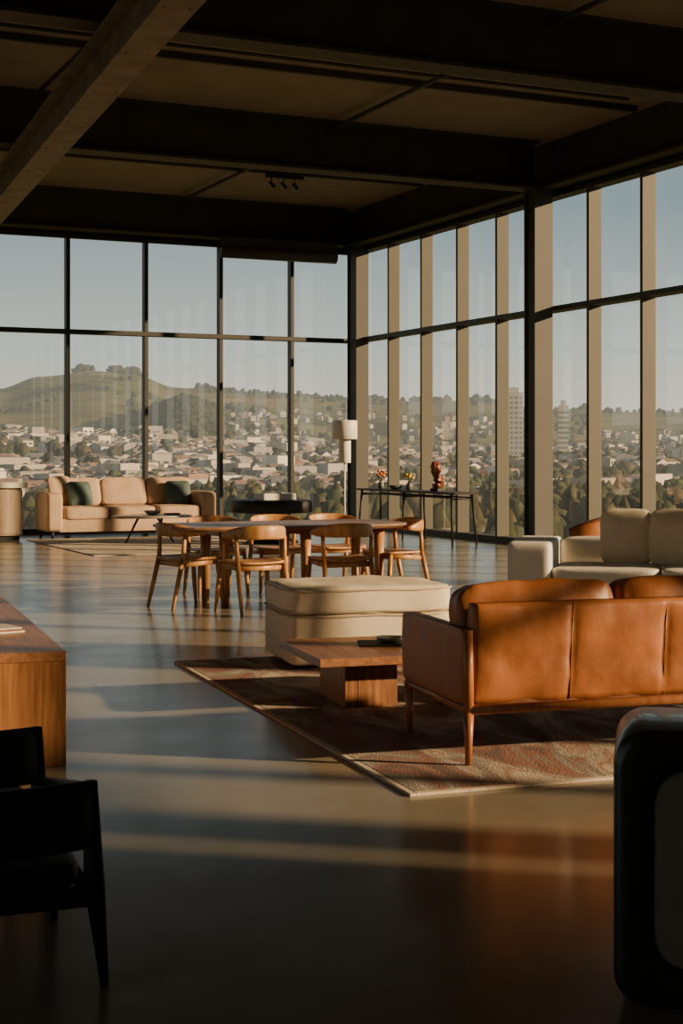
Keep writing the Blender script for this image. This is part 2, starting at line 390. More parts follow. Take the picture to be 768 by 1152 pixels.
# ---------------------------------------------------------------- leather sofa
def leather_sofa():
    g = group('leather_sofa', (3.27, 5.80, RZ), -8)
    L, Dp = 2.46, 0.84
    Wd = M['teak']; Le = M['leather']
    for i, (x, y) in enumerate(((0.02, 0.02), (L-0.02, 0.02), (0.02, Dp-0.03), (L-0.02, Dp-0.03))):
        top = 0.60 if y < 0.1 else 0.27
        rod(g, 'leg_%d' % (i+1), (x, y-0.012, 0), (x, y-0.012, 0.24), 0.014, 0.025, Wd)
        rod(g, 'post_%d' % (i+1), (x, y-0.012, 0.235), (x, y-0.012, top), 0.025, 0.021, Wd)
    loft(g, 'back_rail', [(0.02, 0.0, 0.245), (L/2, 0.0, 0.245), (L-0.02, 0.0, 0.245)], [0.018]*3, [0.022]*3, Wd)
    loft(g, 'front_rail', [(0.02, Dp-0.02, 0.245), (L-0.02, Dp-0.02, 0.245)], [0.018]*2, [0.022]*2, Wd)
    loft(g, 'side_rail_1', [(0.02, 0, 0.245), (0.02, Dp, 0.245)], [0.016]*2, [0.018]*2, Wd)
    loft(g, 'side_rail_2', [(L-0.02, 0, 0.245), (L-0.02, Dp, 0.245)], [0.016]*2, [0.018]*2, Wd)
    box(g, 'seat_platform', 0.04, L-0.04, 0.03, Dp-0.03, 0.25, 0.32, M['leather_dark'], bev=0.01)
    for k, x in enumerate((-0.005, L-0.05)):
        cushion(g, 'arm_panel_%d' % (k+1), (x+0.03, Dp/2+0.015, 0.435), (0.06, Dp-0.0, 0.34), Le, n=14, cuts=12, wr=0.004)
    nx, nz = 120, 16; V = []; F = []
    x0, x1 = 0.045, L-0.045; z0, z1 = 0.265, 0.715
    def yb(u, v, side):
        ph = (u*5) % 1.0
        puff = 0.015*(1-abs(2*ph-1)**12)*(1-abs(2*v-1)**4)
        wr = noise.noise(Vector((u*14, v*4, 3*side)))*0.009 + noise.noise(Vector((u*40, v*9, 8)))*0.003
        lean = -0.045*v
        if side == 0: return 0.03+lean-puff-wr
        return 0.12+lean
    for side in (0, 1):
        for j in range(nz+1):
            for i in range(nx+1):
                u = i/nx; v = j/nz
                V.append((x0+(x1-x0)*u, yb(u, v, side), z0+(z1-z0)*v))
    def idx(s, j, i): return s*(nx+1)*(nz+1)+j*(nx+1)+i
    for s in (0, 1):
        for j in range(nz):
            for i in range(nx):
                F.append((idx(s, j, i), idx(s, j, i+1), idx(s, j+1, i+1), idx(s, j+1, i)))
    for i in range(nx):
        F.append((idx(0, 0, i), idx(0, 0, i+1), idx(1, 0, i+1), idx(1, 0, i)))
        F.append((idx(0, nz, i), idx(0, nz, i+1), idx(1, nz, i+1), idx(1, nz, i)))
    for j in range(nz):
        F.append((idx(0, j, 0), idx(0, j+1, 0), idx(1, j+1, 0), idx(1, j, 0)))
        F.append((idx(0, j, nx), idx(0, j+1, nx), idx(1, j+1, nx), idx(1, j, nx)))
    mesh_obj('back_panel', V, F, Le, g, smooth=True)
    for k in (1, 2, 3, 4):
        x = x0+(x1-x0)*k/5
        loft(g, 'seam_%d' % k, [(x, 0.028, 0.27), (x, 0.005, 0.49), (x, -0.016, 0.712)], [0.003]*3, [0.003]*3, M['leather_dark'], seg=6)
    for k in range(3):
        xc = 0.43+k*0.80
        cushion(g, 'back_cushion_%d' % (k+1), (xc, 0.20, 0.60), (0.80, 0.40, 0.20), Le, n=6, pinch=0.22, rot=(D2R(78), 0, 0), wr=0.024)
        cushion(g, 'seat_cushion_%d' % (k+1), (xc, 0.50, 0.385), (0.76, 0.66, 0.16), Le, n=7, pinch=0.1, wr=0.008)
leather_sofa()

# ---------------------------------------------------------------- coffee table
def coffee_table():
    g = group('coffee_table', (3.19, 7.21, RZ), -8)
    box(g, 'top', 0, 1.25, 0, 0.88, 0.255, 0.30, M['walnut_top'], bev=0.004)
    box(g, 'slab_1', 0.20, 0.27, 0.20, 0.70, 0, 0.255, M['walnut'], bev=0.003)
    box(g, 'slab_2', 0.271, 0.50, 0.20, 0.30, 0, 0.255, M['walnut'], bev=0.003)
    box(g, 'slab_3', 0.98, 1.05, 0.20, 0.70, 0, 0.255, M['walnut'], bev=0.003)
    box(g, 'slab_4', 0.74, 0.979, 0.20, 0.30, 0, 0.255, M['walnut'], bev=0.003)
    t = group('serving_tray', (3.80, 7.62, RZ+0.301), -20)
    box(t, 'base', -0.17, 0.17, -0.11, 0.11, 0, 0.012, M['black'])
    lathe(t, 'bowl', [(0.03, 0), (0.06, 0.008), (0.08, 0.03), (0.074, 0.03), (0.05, 0.012)], (0, 0, 0.012), M['grey_glaze'])
coffee_table()

# ---------------------------------------------------------------- ottoman
def ottoman():
    g = group('ottoman', (3.70, 8.80, RZ), -8)
    W_, D_ = 1.10, 0.78
    cushion(g, 'base', (W_/2, D_/2, 0.185), (W_, D_, 0.33), M['cream'], n=16, cuts=18, wr=0.006)
    cushion(g, 'top_cushion', (W_/2, D_/2, 0.435), (W_+0.02, D_+0.02, 0.19), M['cream'], n=9, cuts=20, wr=0.014, bulge=0.08)
    def loop(z, e):
        pts = []
        n = 10
        for k in range(64):
            a = 2*math.pi*k/64
            c, s = math.cos(a), math.sin(a)
            kk = (abs(c)**n+abs(s)**n)**(1/n)
            pts.append((W_/2+(W_/2+e)*c/kk, D_/2+(D_/2+e)*s/kk, z+0.004*math.sin(a*7)))
        return pts
    for nme, z, e in (('piping_top', 0.500, 0.012), ('piping_bottom', 0.365, 0.012), ('piping_base', 0.335, 0.004)):
        p = loop(z, e); loft(g, nme, p, [0.007]*64, [0.007]*64, M['piping'], seg=8, closed=True)
    for i, (x, y) in enumerate(((0.1, 0.1), (W_-0.1, 0.1), (0.1, D_-0.1), (W_-0.1, D_-0.1))):
        rod(g, 'foot_%d' % i, (x, y, 0), (x, y, 0.05), 0.02, 0.025, M['black'])
ottoman()

# ---------------------------------------------------------------- dining set
def dining_table():
    g = group('dining_table')
    x0, x1, y0, y1 = 4.2, 6.55, 12.5, 13.6
    V = []; F = []
    N = 72; cx, cy = (x0+x1)/2, (y0+y1)/2; n = 5
    rings = [(0.96, 0.700), (1.0, 0.722), (1.0, 0.735), (0.993, 0.742)]
    for sc, z in rings:
        for k in range(N):
            a = 2*math.pi*k/N; c, s = math.cos(a), math.sin(a)
            kk = (abs(c)**n+abs(s)**n)**(1/n)
            V.append((cx+(x1-x0)/2*sc*c/kk, cy+(y1-y0)/2*sc*s/kk, z))
    for j in range(3):
        for k in range(N): F.append((j*N+k, j*N+(k+1) % N, (j+1)*N+(k+1) % N, (j+1)*N+k))
    F.append(tuple(range(N))); F.append(tuple(3*N+k for k in range(N)))
    mesh_obj('top', V, F, M['tabletop'], g)
    i = 0
    for x in (4.72, 5.52, 6.28):
        for y in (12.80, 13.32):
            i += 1
            rod(g, 'leg_%d' % i, (x, y, 0), (x, y, 0.70), 0.035, 0.055, M['oak'], seg=18)
        box(g, 'crossbar_%d' % i, x-0.03, x+0.03, 12.80, 13.32, 0.64, 0.70, M['oak'])
    box(g, 'stretcher', 4.72, 6.28, 13.03, 13.09, 0.64, 0.699, M['oak'])
dining_table()

def dining_chair(x, y, rot):
    g = group('dining_chair', (x, y, 0), rot)
    O = M['oak']
    for i, s in enumerate((-1, 1)):
        rod(g, 'front_leg_%d' % (i+1), (s*0.255, 0.235, 0), (s*0.225, 0.185, 0.455), 0.014, 0.02, O, mid=0.023)
        rod(g, 'rear_leg_%d' % (i+1), (s*0.235, -0.275, 0), (s*0.225, -0.165, 0.46), 0.014, 0.022, O, mid=0.022)
        rod(g, 'rear_post_%d' % (i+1), (s*0.225, -0.165, 0.455), (s*0.235, -0.15, 0.675), 0.022, 0.017, O)
        loft(g, 'side_rail_%d' % (i+1), [(s*0.225, -0.165, 0.40), (s*0.225, 0.185, 0.42)], [0.011]*2, [0.022]*2, O)
    loft(g, 'front_rail', [(-0.225, 0.185, 0.415), (0.225, 0.185, 0.415)], [0.011]*2, [0.022]*2, O)
    loft(g, 'rear_rail', [(-0.225, -0.165, 0.40), (0.225, -0.165, 0.40)], [0.011]*2, [0.022]*2, O)
    V = []; F = []; n = 16
    for side in (0, 1):
        for j in range(n+1):
            for i in range(n+1):
                u = 2*i/n-1; v = 2*j/n-1
                k = (abs(u)**6+abs(v)**6)**(1/6) if (u or v) else 1
                m = max(abs(u), abs(v)) or 1
                px = u*m/k if k else u; py = v*m/k if k else v
                wdt = 0.25+0.015*py
                z = 0.455-0.016*(1-px*px)*(1-py*py)+0.012*px*px-0.022*side
                V.append((px*wdt, py*0.225+0.015, z))
    def idx(s, j, i): return s*(n+1)**2+j*(n+1)+i
    for s in (0, 1):
        for j in range(n):
            for i in range(n): F.append((idx(s, j, i), idx(s, j, i+1), idx(s, j+1, i+1), idx(s, j+1, i)))
    for i in range(n):
        F.append((idx(0, 0, i), idx(0, 0, i+1), idx(1, 0, i+1), idx(1, 0, i)))
        F.append((idx(0, n, i), idx(0, n, i+1), idx(1, n, i+1), idx(1, n, i)))
        F.append((idx(0, i, 0), idx(0, i+1, 0), idx(1, i+1, 0), idx(1, i, 0)))
        F.append((idx(0, i, n), idx(0, i+1, n), idx(1, i+1, n), idx(1, i, n)))
    mesh_obj('seat', V, F, O, g, smooth=True)
    pts = []; hw = []; hh = []
    for k in range(25):
        t = k/24; a = math.pi*(1.0+t)
        c = math.cos(a); s_ = math.sin(a)
        pts.append((0.275*c, -0.03+0.235*s_ + (0.06*(abs(2*t-1)**4)), 0.685+0.03*(1-abs(2*t-1)**2)))
        e = 1-abs(2*t-1)**3
        hw.append(0.014+0.004*(1-e)); hh.append(0.018+0.045*e)
    loft(g, 'back_rest', pts, hw, hh, O, seg=12)
for (x, y, r) in ((4.80, 12.30, 4), (5.66, 12.32, -3), (4.42, 12.98, -80), (6.52, 12.95, 96),
                  (5.05, 13.95, 180), (5.72, 13.98, 176), (6.35, 13.95, 184)):
    dining_chair(x, y, r)

# ---------------------------------------------------------------- walnut block table left
g = group('wood_block_table', (1.68, 6.60, 0), -6)
box(g, 'plinth', -1.9, 0, 0, 3.3, 0.0, 0.47, M['walnut'], bev=0.002)
box(g, 'top', -1.9, 0.0, -0.002, 3.3, 0.471, 0.515, M['walnut_top'], bev=0.003)
t = group('magazine_stack', (1.50, 7.45, 0.516), 12)
box(t, 'magazine_1', -0.15, 0.15, -0.11, 0.11, 0, 0.008, M['paper'], bev=0.001)
box(t, 'magazine_2', -0.13, 0.15, -0.10, 0.11, 0.009, 0.017, M['leather_dark'], bev=0.001)
box(t, 'magazine_3', -0.12, 0.14, -0.10, 0.10, 0.018, 0.024, M['paper'], bev=0.001)

# ---------------------------------------------------------------- dark lounge chairs
def dark_chair(x, y, rot):
    g = group('dark_armchair', (x, y, 0), rot)
    B = M['black']
    Wd = 0.66
    for i, xx in enumerate((0.0, -Wd)):
        s = 1 if i == 0 else -1
        loft(g, 'rear_post_%d' % (i+1), [(xx+s*0.01, 0, 0), (xx-s*0.015, 0.01, 0.26), (xx-s*0.035, -0.03, 0.545)], [0.013, 0.030, 0.020], [0.012, 0.022, 0.016], B, seg=10)
        loft(g, 'front_leg_%d' % (i+1), [(xx-s*0.02, 0.60, 0), (xx-s*0.04, 0.56, 0.40)], [0.012, 0.024], [0.012, 0.024], B, seg=10)
        loft(g, 'arm_%d' % (i+1), [(xx-s*0.04, -0.03, 0.50), (xx-s*0.02, 0.25, 0.475), (xx-s*0.04, 0.58, 0.42)], [0.02, 0.03, 0.024], [0.02, 0.014, 0.014], B, seg=10)
        loft(g, 'side_rail_%d' % (i+1), [(xx-s*0.03, 0, 0.24), (xx-s*0.03, 0.58, 0.26)], [0.013]*2, [0.026]*2, B, seg=10)
    pts = []
    for k in range(13):
        t = k/12; pts.append((-0.035-(Wd-0.07)*t, -0.03-0.05*math.sin(math.pi*t), 0.46))
    loft(g, 'back_rest', pts, [0.016]*13, [0.09]*13, B, seg=14)
    loft(g, 'rear_rail', [(-0.02, 0.0, 0.24), (-Wd+0.02, 0.0, 0.24)], [0.014]*2, [0.03]*2, B)
    cushion(g, 'seat_cushion', (-Wd/2, 0.30, 0.285), (Wd-0.08, 0.56, 0.07), M['navy'], n=8, cuts=8)
dark_chair(1.07, 3.84, -4)
dark_chair(1.12, 4.66, -4)

# ---------------------------------------------------------------- moulded armchair lower right
def molded_chair():
    g = group('molded_armchair', (2.205, 3.15, 0), -36)
    def rr(w, h, r, n=8):
        P = []
        for (cx, cz, a0) in ((w-r, r, -90), (w-r, h-r, 0), (r, h-r, 90), (r, r, 180)):
            for k in range(n+1):
                a = D2R(a0+90*k/n); P.append((cx+r*math.cos(a), cz+r*math.sin(a)))
        return P
    def ring(name, y0, y1, w, h, th):
        o = rr(w, h, 0.085); i_ = rr(w-2*th, h-2*th, 0.10); i_ = [(a+th, b+th) for a, b in i_]
        n = len(o); V = []; F = []
        b = 0.025
        def ins(P, q, k):
            return [((1-k)*a[0]+k*c[0], (1-k)*a[1]+k*c[1]) for a, c in zip(P, q)]
        sec = [(ins(o, i_, 0), y0+b), (ins(o, i_, 0.06), y0+b*0.3), (ins(o, i_, 0.2), y0), (ins(o, i_, 0.8), y0), (ins(o, i_, 0.94), y0+b*0.3), (ins(o, i_, 1), y0+b),
               (ins(o, i_, 1), y1-b), (ins(o, i_, 0.94), y1-b*0.3), (ins(o, i_, 0.8), y1), (ins(o, i_, 0.2), y1), (ins(o, i_, 0.06), y1-b*0.3), (ins(o, i_, 0), y1-b)]
        m = len(sec)
        for P, y in sec:
            for a, c in P: V.append((a, y, c))
        for s in range(m):
            for k in range(n):
                F.append((s*n+k, s*n+(k+1) % n, ((s+1) % m)*n+(k+1) % n, ((s+1) % m)*n+k))
        mesh_obj(name, V, F, M['black_gloss'], g, smooth=True)
    ring('frame_loop', 0.0, 0.40, 0.80, 0.70, 0.10)
    cushion(g, 'back_panel', (0.40, 0.06, 0.35), (0.62, 0.10, 0.52), M['olive'], n=9, cuts=10)
    cushion(g, 'seat_cushion', (0.40, 0.25, 0.32), (0.58, 0.26, 0.16), M['olive'], n=7, cuts=10)
molded_chair()

# ---------------------------------------------------------------- ivory sectional
def ivory_sofa():
    g = group('ivory_sofa', (6.63, 11.04, 0), -38)
    Wf = M['white_fabric']
    cushion(g, 'arm_left', (0.19, 0.56, 0.345), (0.38, 1.14, 0.60), Wf, n=14, cuts=14)
    cushion(g, 'arm_right', (3.29, 0.56, 0.345), (0.38, 1.14, 0.60), Wf, n=14, cuts=14)
    cushion(g, 'back', (1.74, 0.98, 0.345), (2.74, 0.30, 0.60), Wf, n=14, cuts=14)
    box(g, 'base', 0.36, 3.12, 0.02, 0.85, 0.06, 0.24, Wf, bev=0.02, seg=3)
    for k in range(3):
        cushion(g, 'seat_cushion_%d' % k, (0.83+0.91*k, 0.42, 0.335), (0.905, 0.86, 0.19), Wf, n=9, cuts=14, bulge=0.08, wr=0.004)
    for k, (x, y, r) in enumerate(((0.98, 0.66, 6), (1.40, 0.64, -5), (1.9, 0.68, 3), (2.5, 0.68, -6))):
        cushion(g, 'pillow_%d' % k, (x, y, 0.665), (0.46, 0.50, 0.20), M['cream'], n=5, pinch=0.65, rot=(D2R(74), 0, D2R(r)), wr=0.01)
    for i, (x, y) in enumerate(((0.1, 0.1), (3.38, 0.1), (0.1, 1.02), (3.38, 1.02))):
        rod(g, 'foot_%d' % i, (x, y, 0), (x, y, 0.07), 0.025, 0.025, M['black'])
ivory_sofa()

def barrel_chair():
    g = group('leather_barrel_chair', (9.0, 13.45, 0), 20)
    pts = []; hh = []; hw = []
    for k in range(25):
        t = k/24
        a = D2R(200+140*t)
        pts.append((0.34*math.cos(a)*1.0, 0.34*math.sin(a), 0.46+0.05*math.sin(math.pi*t)))
        hw.append(0.045); hh.append(0.16+0.06*math.sin(math.pi*t))
    loft(g, 'shell', pts, hw, hh, M['leather'], seg=16)
    loft(g, 'rim', [(p[0], p[1], p[2]+h-0.01) for p, h in zip(pts, hh)], [0.05]*25, [0.018]*25, M['redwood'], seg=10)
    cushion(g, 'seat_cushion', (0, 0.02, 0.37), (0.56, 0.56, 0.14), M['leather'], n=5)
    for i, (x, y) in enumerate(((-.24, -.22), (.24, -.22), (-.24, .24), (.24, .24))):
        rod(g, 'leg_%d' % i, (x*1.1, y*1.1, 0), (x, y, 0.34), 0.013, 0.02, M['redwood'])
barrel_chair()

def far_sofa():
    g = group('beige_sofa', (5.84, 24.15, 0.0), 0)
    Bf = M['beige']; L = 2.92
    box(g, 'base', 0.2, L-0.2, 0.03, 0.95, 0.10, 0.32, Bf, bev=0.02, seg=3)
    for k, x in enumerate((0.13, L-0.13)):
        cushion(g, 'arm_%d' % k, (x, 0.48, 0.43), (0.27, 0.98, 0.64), Bf, n=9, cuts=12)
    cushion(g, 'back', (L/2, 0.86, 0.50), (L-0.5, 0.22, 0.76), Bf, n=12, cuts=12)
    for k in range(3):
        xc = 0.26+0.4+0.80*k
        cushion(g, 'seat_cushion_%d' % k, (xc, 0.40, 0.41), (0.795, 0.82, 0.22), Bf, n=7, wr=0.01, bulge=0.1)
        cushion(g, 'back_cushion_%d' % k, (xc, 0.68, 0.745), (0.79, 0.48, 0.24), Bf, n=8, pinch=0.2, rot=(D2R(76), 0, 0), wr=0.012)
    cushion(g, 'pillow_teal_1', (0.64, 0.42, 0.72), (0.44, 0.44, 0.17), M['teal'], n=6, pinch=0.7, rot=(D2R(68), 0, D2R(10)))
    cushion(g, 'pillow_teal_2', (2.36, 0.42, 0.72), (0.44, 0.44, 0.17), M['teal'], n=6, pinch=0.7, rot=(D2R(68), 0, D2R(-12)))
    cushion(g, 'pillow_tan', (0.34, 0.54, 0.80), (0.46, 0.46, 0.17), M['beige'], n=6, pinch=0.7, rot=(D2R(72), 0, D2R(24)))
    for i, (x, y) in enumerate(((0.1, 0.08), (L-0.1, 0.08), (0.1, 0.9), (L-0.1, 0.9))):
        rod(g, 'foot_%d' % i, (x, y, 0), (x, y, 0.13), 0.02, 0.028, M['black'])
far_sofa()

def oval_table():
    g = group('oval_coffee_table', (7.0, 22.2, 0.016), 0)
    prof = [(0.50, 0.395), (0.53, 0.405), (0.53, 0.42), (0.50, 0.43)]
    o = lathe(g, 'top', prof, (0, 0, 0), M['stone'], seg=40); o.scale = (1.2, 0.8, 1)
    for i in range(3):
        a = 2*math.pi*i/3+0.5
        rod(g, 'leg_%d' % i, (0.44*math.cos(a), 0.3*math.sin(a), 0.006), (0.22*math.cos(a+0.5), 0.18*math.sin(a+0.5), 0.40), 0.014, 0.02, M['black'])
    rod(g, 'cross_bar', (-0.2, 0, 0.39), (0.2, 0, 0.39), 0.015, 0.015, M['black'])
    lathe(g, 'bowl', [(0.05, 0), (0.09, 0.02), (0.14, 0.07), (0.133, 0.07), (0.07, 0.02)], (0.0, 0, 0.43), M['grey_glaze'])
    box(g, 'book', 0.2, 0.42, -0.1, 0.06, 0.431, 0.46, M['leather_dark'])
oval_table()

g = group('pale_cabinet', (4.40, 24.0, 0), 0)
box(g, 'body', 0, 1.00, 0.02, 0.5, 0.08, 0.82, M['pale_cab'], bev=0)
box(g, 'shadow_gap', 0.02, 0.98, 0.04, 0.48, 0.82, 0.845, M['black'], bev=0)
box(g, 'counter', -0.04, 1.07, -0.03, 0.52, 0.845, 0.93, M['white'], bev=0)
box(g, 'toe_kick', 0.04, 0.96, 0.06, 0.46, 0, 0.08, M['black'], bev=0)
for i in range(2):
    box(g, 'door_panel_%d' % i, 0.01+0.5*i, 0.485+0.5*i, 0.0, 0.019, 0.11, 0.80, M['pale_cab'], bev=0)

g = group('round_drum_table', (8.75, 21.6, 0.0125), 0)
lathe(g, 'top', [(0.60, 0.47), (0.64, 0.49), (0.64, 0.64), (0.61, 0.665)], (0, 0, 0), M['black'], seg=48)
lathe(g, 'pedestal', [(0.42, 0.0), (0.40, 0.03), (0.2, 0.1), (0.16, 0.3), (0.2, 0.47)], (0, 0, 0), M['black'], seg=40)
t = group('turntable', (8.80, 21.6, 0.679), 0)
box(t, 'plinth', -0.27, 0.27, -0.2, 0.2, 0.0, 0.10, M['white'], bev=0.006)
lathe(t, 'platter', [(0.15, 0.0), (0.16, 0.004), (0.16, 0.016), (0.15, 0.02)], (-0.05, 0, 0.10), M['white'])

g = group('floor_lamp', (11.17, 24.15, 0), 0)
lathe(g, 'base', [(0.16, 0), (0.165, 0.01), (0.16, 0.025), (0.02, 0.035)], (0, 0, 0), M['white'])
rod(g, 'pole', (0, 0, 0.03), (0, 0, 1.30), 0.016, 0.016, M['white'])
lathe(g, 'lower_shade', [(0.105, 1.23), (0.11, 1.24), (0.11, 1.65), (0.105, 1.66)], (0, 0, 0), M['white'])
lathe(g, 'upper_shade', [(0.215, 1.65), (0.225, 1.66), (0.225, 1.97), (0.215, 1.985)], (0, 0, 0), M['white'])

def console():
    g = group('console_table', (11.0, 19.9, 0), 0)
    box(g, 'top', 0, 0.46, 0, 3.4, 0.77, 0.80, M['black'], bev=0.003)
    i = 0
    for y in (0.12, 1.7, 3.28):
        for x, dx in ((0.05, -0.03), (0.41, 0.03)):
            i += 1
            rod(g, 'leg_%d' % i, (x+dx, y+(-0.09 if y < 1 else (0.09 if y > 2 else 0)), 0), (x, y, 0.77), 0.015, 0.02, M['black'])
        rod(g, 'brace_%d' % i, (0.04, y, 0.70), (0.42, y, 0.70), 0.012, 0.012, M['black'])
    rod(g, 'rail_1', (0.05, 0.12, 0.72), (0.05, 3.28, 0.72), 0.012, 0.012, M['black'])
    rod(g, 'rail_2', (0.41, 0.12, 0.72), (0.41, 3.28, 0.72), 0.012, 0.012, M['black'])
console()
def vase(x, y, fm, h=0.14):
    g = group('flower_vase', (x, y, 0.801), 0)
    lathe(g, 'vase', [(0.035, 0), (0.055, 0.03), (0.05, 0.09), (0.025, 0.12), (0.03, h)], (0, 0, 0), M['grey_glaze'], seg=20)
    for k in range(9):
        a = k*2.4; r = 0.03+0.06*random.random(); z = h+0.06+0.1*random.random()
        rod(g, 'stem_%d' % k, (0, 0, h-0.03), (r*math.cos(a), r*math.sin(a), z), 0.003, 0.003, M['leaf'], seg=5)
        blob(g, 'bloom_%d' % k, (r*math.cos(a), r*math.sin(a), z), (0.03, 0.03, 0.025), fm if k % 3 else M['leaf'], sub=2)
vase(11.2, 22.75, M['flower'])
vase(11.22, 21.75, M['flower_y'], 0.12)
g = group('ceramic_bowl', (11.2, 22.2, 0.801)); lathe(g, 'bowl', [(0.05, 0), (0.09, 0.02), (0.13, 0.07), (0.12, 0.07), (0.06, 0.02)], (0, 0, 0), M['grey_glaze'])
g = group('wooden_sculpture', (11.2, 20.75, 0.801), 20)
box(g, 'plinth', -0.08, 0.08, -0.08, 0.08, 0, 0.05, M['black'])
prof = [(0, 0, 0.04), (0.01, 0, 0.10), (0.03, 0, 0.17), (0.0, 0, 0.24), (-0.035, 0, 0.32), (-0.02, 0, 0.40), (0.02, 0, 0.46)]
loft(g, 'torso', prof, [0.07, 0.10, 0.085, 0.06, 0.085, 0.08, 0.03], [0.06, 0.075, 0.07, 0.05, 0.07, 0.07, 0.025], M['redwood'], seg=16)
blob(g, 'head', (-0.03, 0, 0.37), (0.09, 0.08, 0.10), M['redwood'], amp=0.35, f=2.0)
blob(g, 'shoulder', (0.06, 0, 0.15), (0.07, 0.08, 0.09), M['redwood'], amp=0.3, f=2.0)

# ---------------------------------------------------------------- outside world
def paint_haze(m, nt, b, dist=2700.0, col=(0.45, 0.43, 0.36), strength=0.87):
    """haze painted as emission mixed into the surface, growing with distance from the building"""
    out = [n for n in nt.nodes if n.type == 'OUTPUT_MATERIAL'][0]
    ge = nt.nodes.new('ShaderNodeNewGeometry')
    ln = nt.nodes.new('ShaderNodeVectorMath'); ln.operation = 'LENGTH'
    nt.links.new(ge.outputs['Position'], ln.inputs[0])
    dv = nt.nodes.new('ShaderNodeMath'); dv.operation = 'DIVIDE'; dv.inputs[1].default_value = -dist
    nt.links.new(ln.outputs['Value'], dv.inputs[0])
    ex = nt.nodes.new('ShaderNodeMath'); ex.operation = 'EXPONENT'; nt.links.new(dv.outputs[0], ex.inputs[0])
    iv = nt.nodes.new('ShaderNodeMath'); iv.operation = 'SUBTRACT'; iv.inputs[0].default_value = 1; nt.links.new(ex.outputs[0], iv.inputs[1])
    em = nt.nodes.new('ShaderNodeEmission'); em.inputs['Color'].default_value = (*col, 1); em.inputs['Strength'].default_value = strength  # glow in the material stands in for distant haze
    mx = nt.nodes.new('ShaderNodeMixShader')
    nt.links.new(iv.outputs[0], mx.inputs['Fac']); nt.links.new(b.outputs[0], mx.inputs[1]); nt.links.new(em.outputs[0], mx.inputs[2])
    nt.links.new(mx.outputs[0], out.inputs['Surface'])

ridge = [(-60, .018), (0, .026), (6, .034), (11.85, .0425), (13.3, .050), (15.3, .0545), (16.8, .052), (18.5, .043), (21.2, .040), (23, .0385), (25.1, .037), (28.6, .035), (33.3, .029), (37.5, .027), (50, .024), (120, .02), (150, .015)]
def ridge_t(az):
    for (a, t), (b, u) in zip(ridge, ridge[1:]):
        if a <= az <= b:
            k = (az-a)/(b-a); k = k*k*(3-2*k); return t+(u-t)*k
    return 0.02
def sm(t): t = max(0, min(1, t)); return t*t*(3-2*t)
def terr(r, az):
    R = 2300.0
    rz = ridge_t(az)*R-4
    x = r*math.sin(D2R(az)); y = r*math.cos(D2R(az))
    f = 1.0-0.5*sm((az-21)/5)
    top = -14+26*f
    z = -14 + 26*sm((r-350)/850)*f
    if r <= R: z += (rz-top)*sm((r-1150)/(R-1150))
    else: z += (rz-top)*(1-0.9*sm((r-R)/1500))
    k = sm((r-300)/1200)*(1 if r < 1900 else max(0.35, 1-(r-1900)/500))
    z += k*(noise.noise(Vector((x/260, y/260, 0)))*20 + noise.noise(Vector((x/90, y/90, 4)))*5)
    z += 24*math.exp(-((az-18.7)/1.2)**2-((r-1350)/200)**2)
    return z
def terrain():
    V = []; F = []
    rs = [30, 60, 110, 180, 260, 340] + [420+45*i for i in range(76)]
    azs = [-60+1.5*i for i in range(44)] + [6+0.3*i for i in range(134)] + [46.2+2*i for i in range(48)]
    for r in rs:
        for a in azs: V.append((r*math.sin(D2R(a)), r*math.cos(D2R(a)), terr(r, a)))
    n = len(azs)
    for j in range(len(rs)-1):
        for i in range(n-1): F.append((j*n+i, j*n+i+1, (j+1)*n+i+1, (j+1)*n+i))
    m, nt, b = newmat('grassy_hillside')
    tc = nt.nodes.new('ShaderNodeTexCoord')
    nz = nt.nodes.new('ShaderNodeTexNoise'); nz.inputs['Scale'].default_value = 0.006; nz.inputs['Detail'].default_value = 9; nz.inputs['Roughness'].default_value = 0.62
    nt.links.new(tc.outputs['Object'], nz.inputs['Vector'])
    r = ramp(nt, [(0.38, (0.05, 0.055, 0.022)), (0.46, (0.14, 0.15, 0.045)), (0.53, (0.24, 0.20, 0.085)), (0.57, (0.13, 0.14, 0.045)), (0.64, (0.33, 0.22, 0.12))])
    nt.links.new(nz.outputs['Fac'], r.inputs['Fac']); nt.links.new(r.outputs['Color'], b.inputs['Base Color'])
    b.inputs['Roughness'].default_value = 1; b.inputs['Specular IOR Level'].default_value = 0.0
    paint_haze(m, nt, b)
    mesh_obj('hillside_terrain', V, F, m, smooth=True)
terrain()

def colmat(name, rough=0.9):
    m, nt, b = newmat(name)
    at = nt.nodes.new('ShaderNodeAttribute'); at.attribute_name = 'Col'
    nt.links.new(at.outputs['Color'], b.inputs['Base Color'])
    b.inputs['Roughness'].default_value = rough; b.inputs['Specular IOR Level'].default_value = 0.1
    paint_haze(m, nt, b)
    return m
def colored_mesh(name, V, F, C, mat, smooth=False):
    me = bpy.data.meshes.new(name); me.from_pydata(V, [], F); me.update()
    ca = me.color_attributes.new('Col', 'FLOAT_COLOR', 'CORNER')
    buf = []
    for p, c in zip(me.polygons, C):
        for _ in range(p.loop_total): buf.extend((c[0], c[1], c[2], 1))
    ca.data.foreach_set('color', buf)
    if smooth: me.polygons.foreach_set('use_smooth', [True]*len(me.polygons))
    me.materials.append(mat)
    return add(bpy.data.objects.new(name, me))

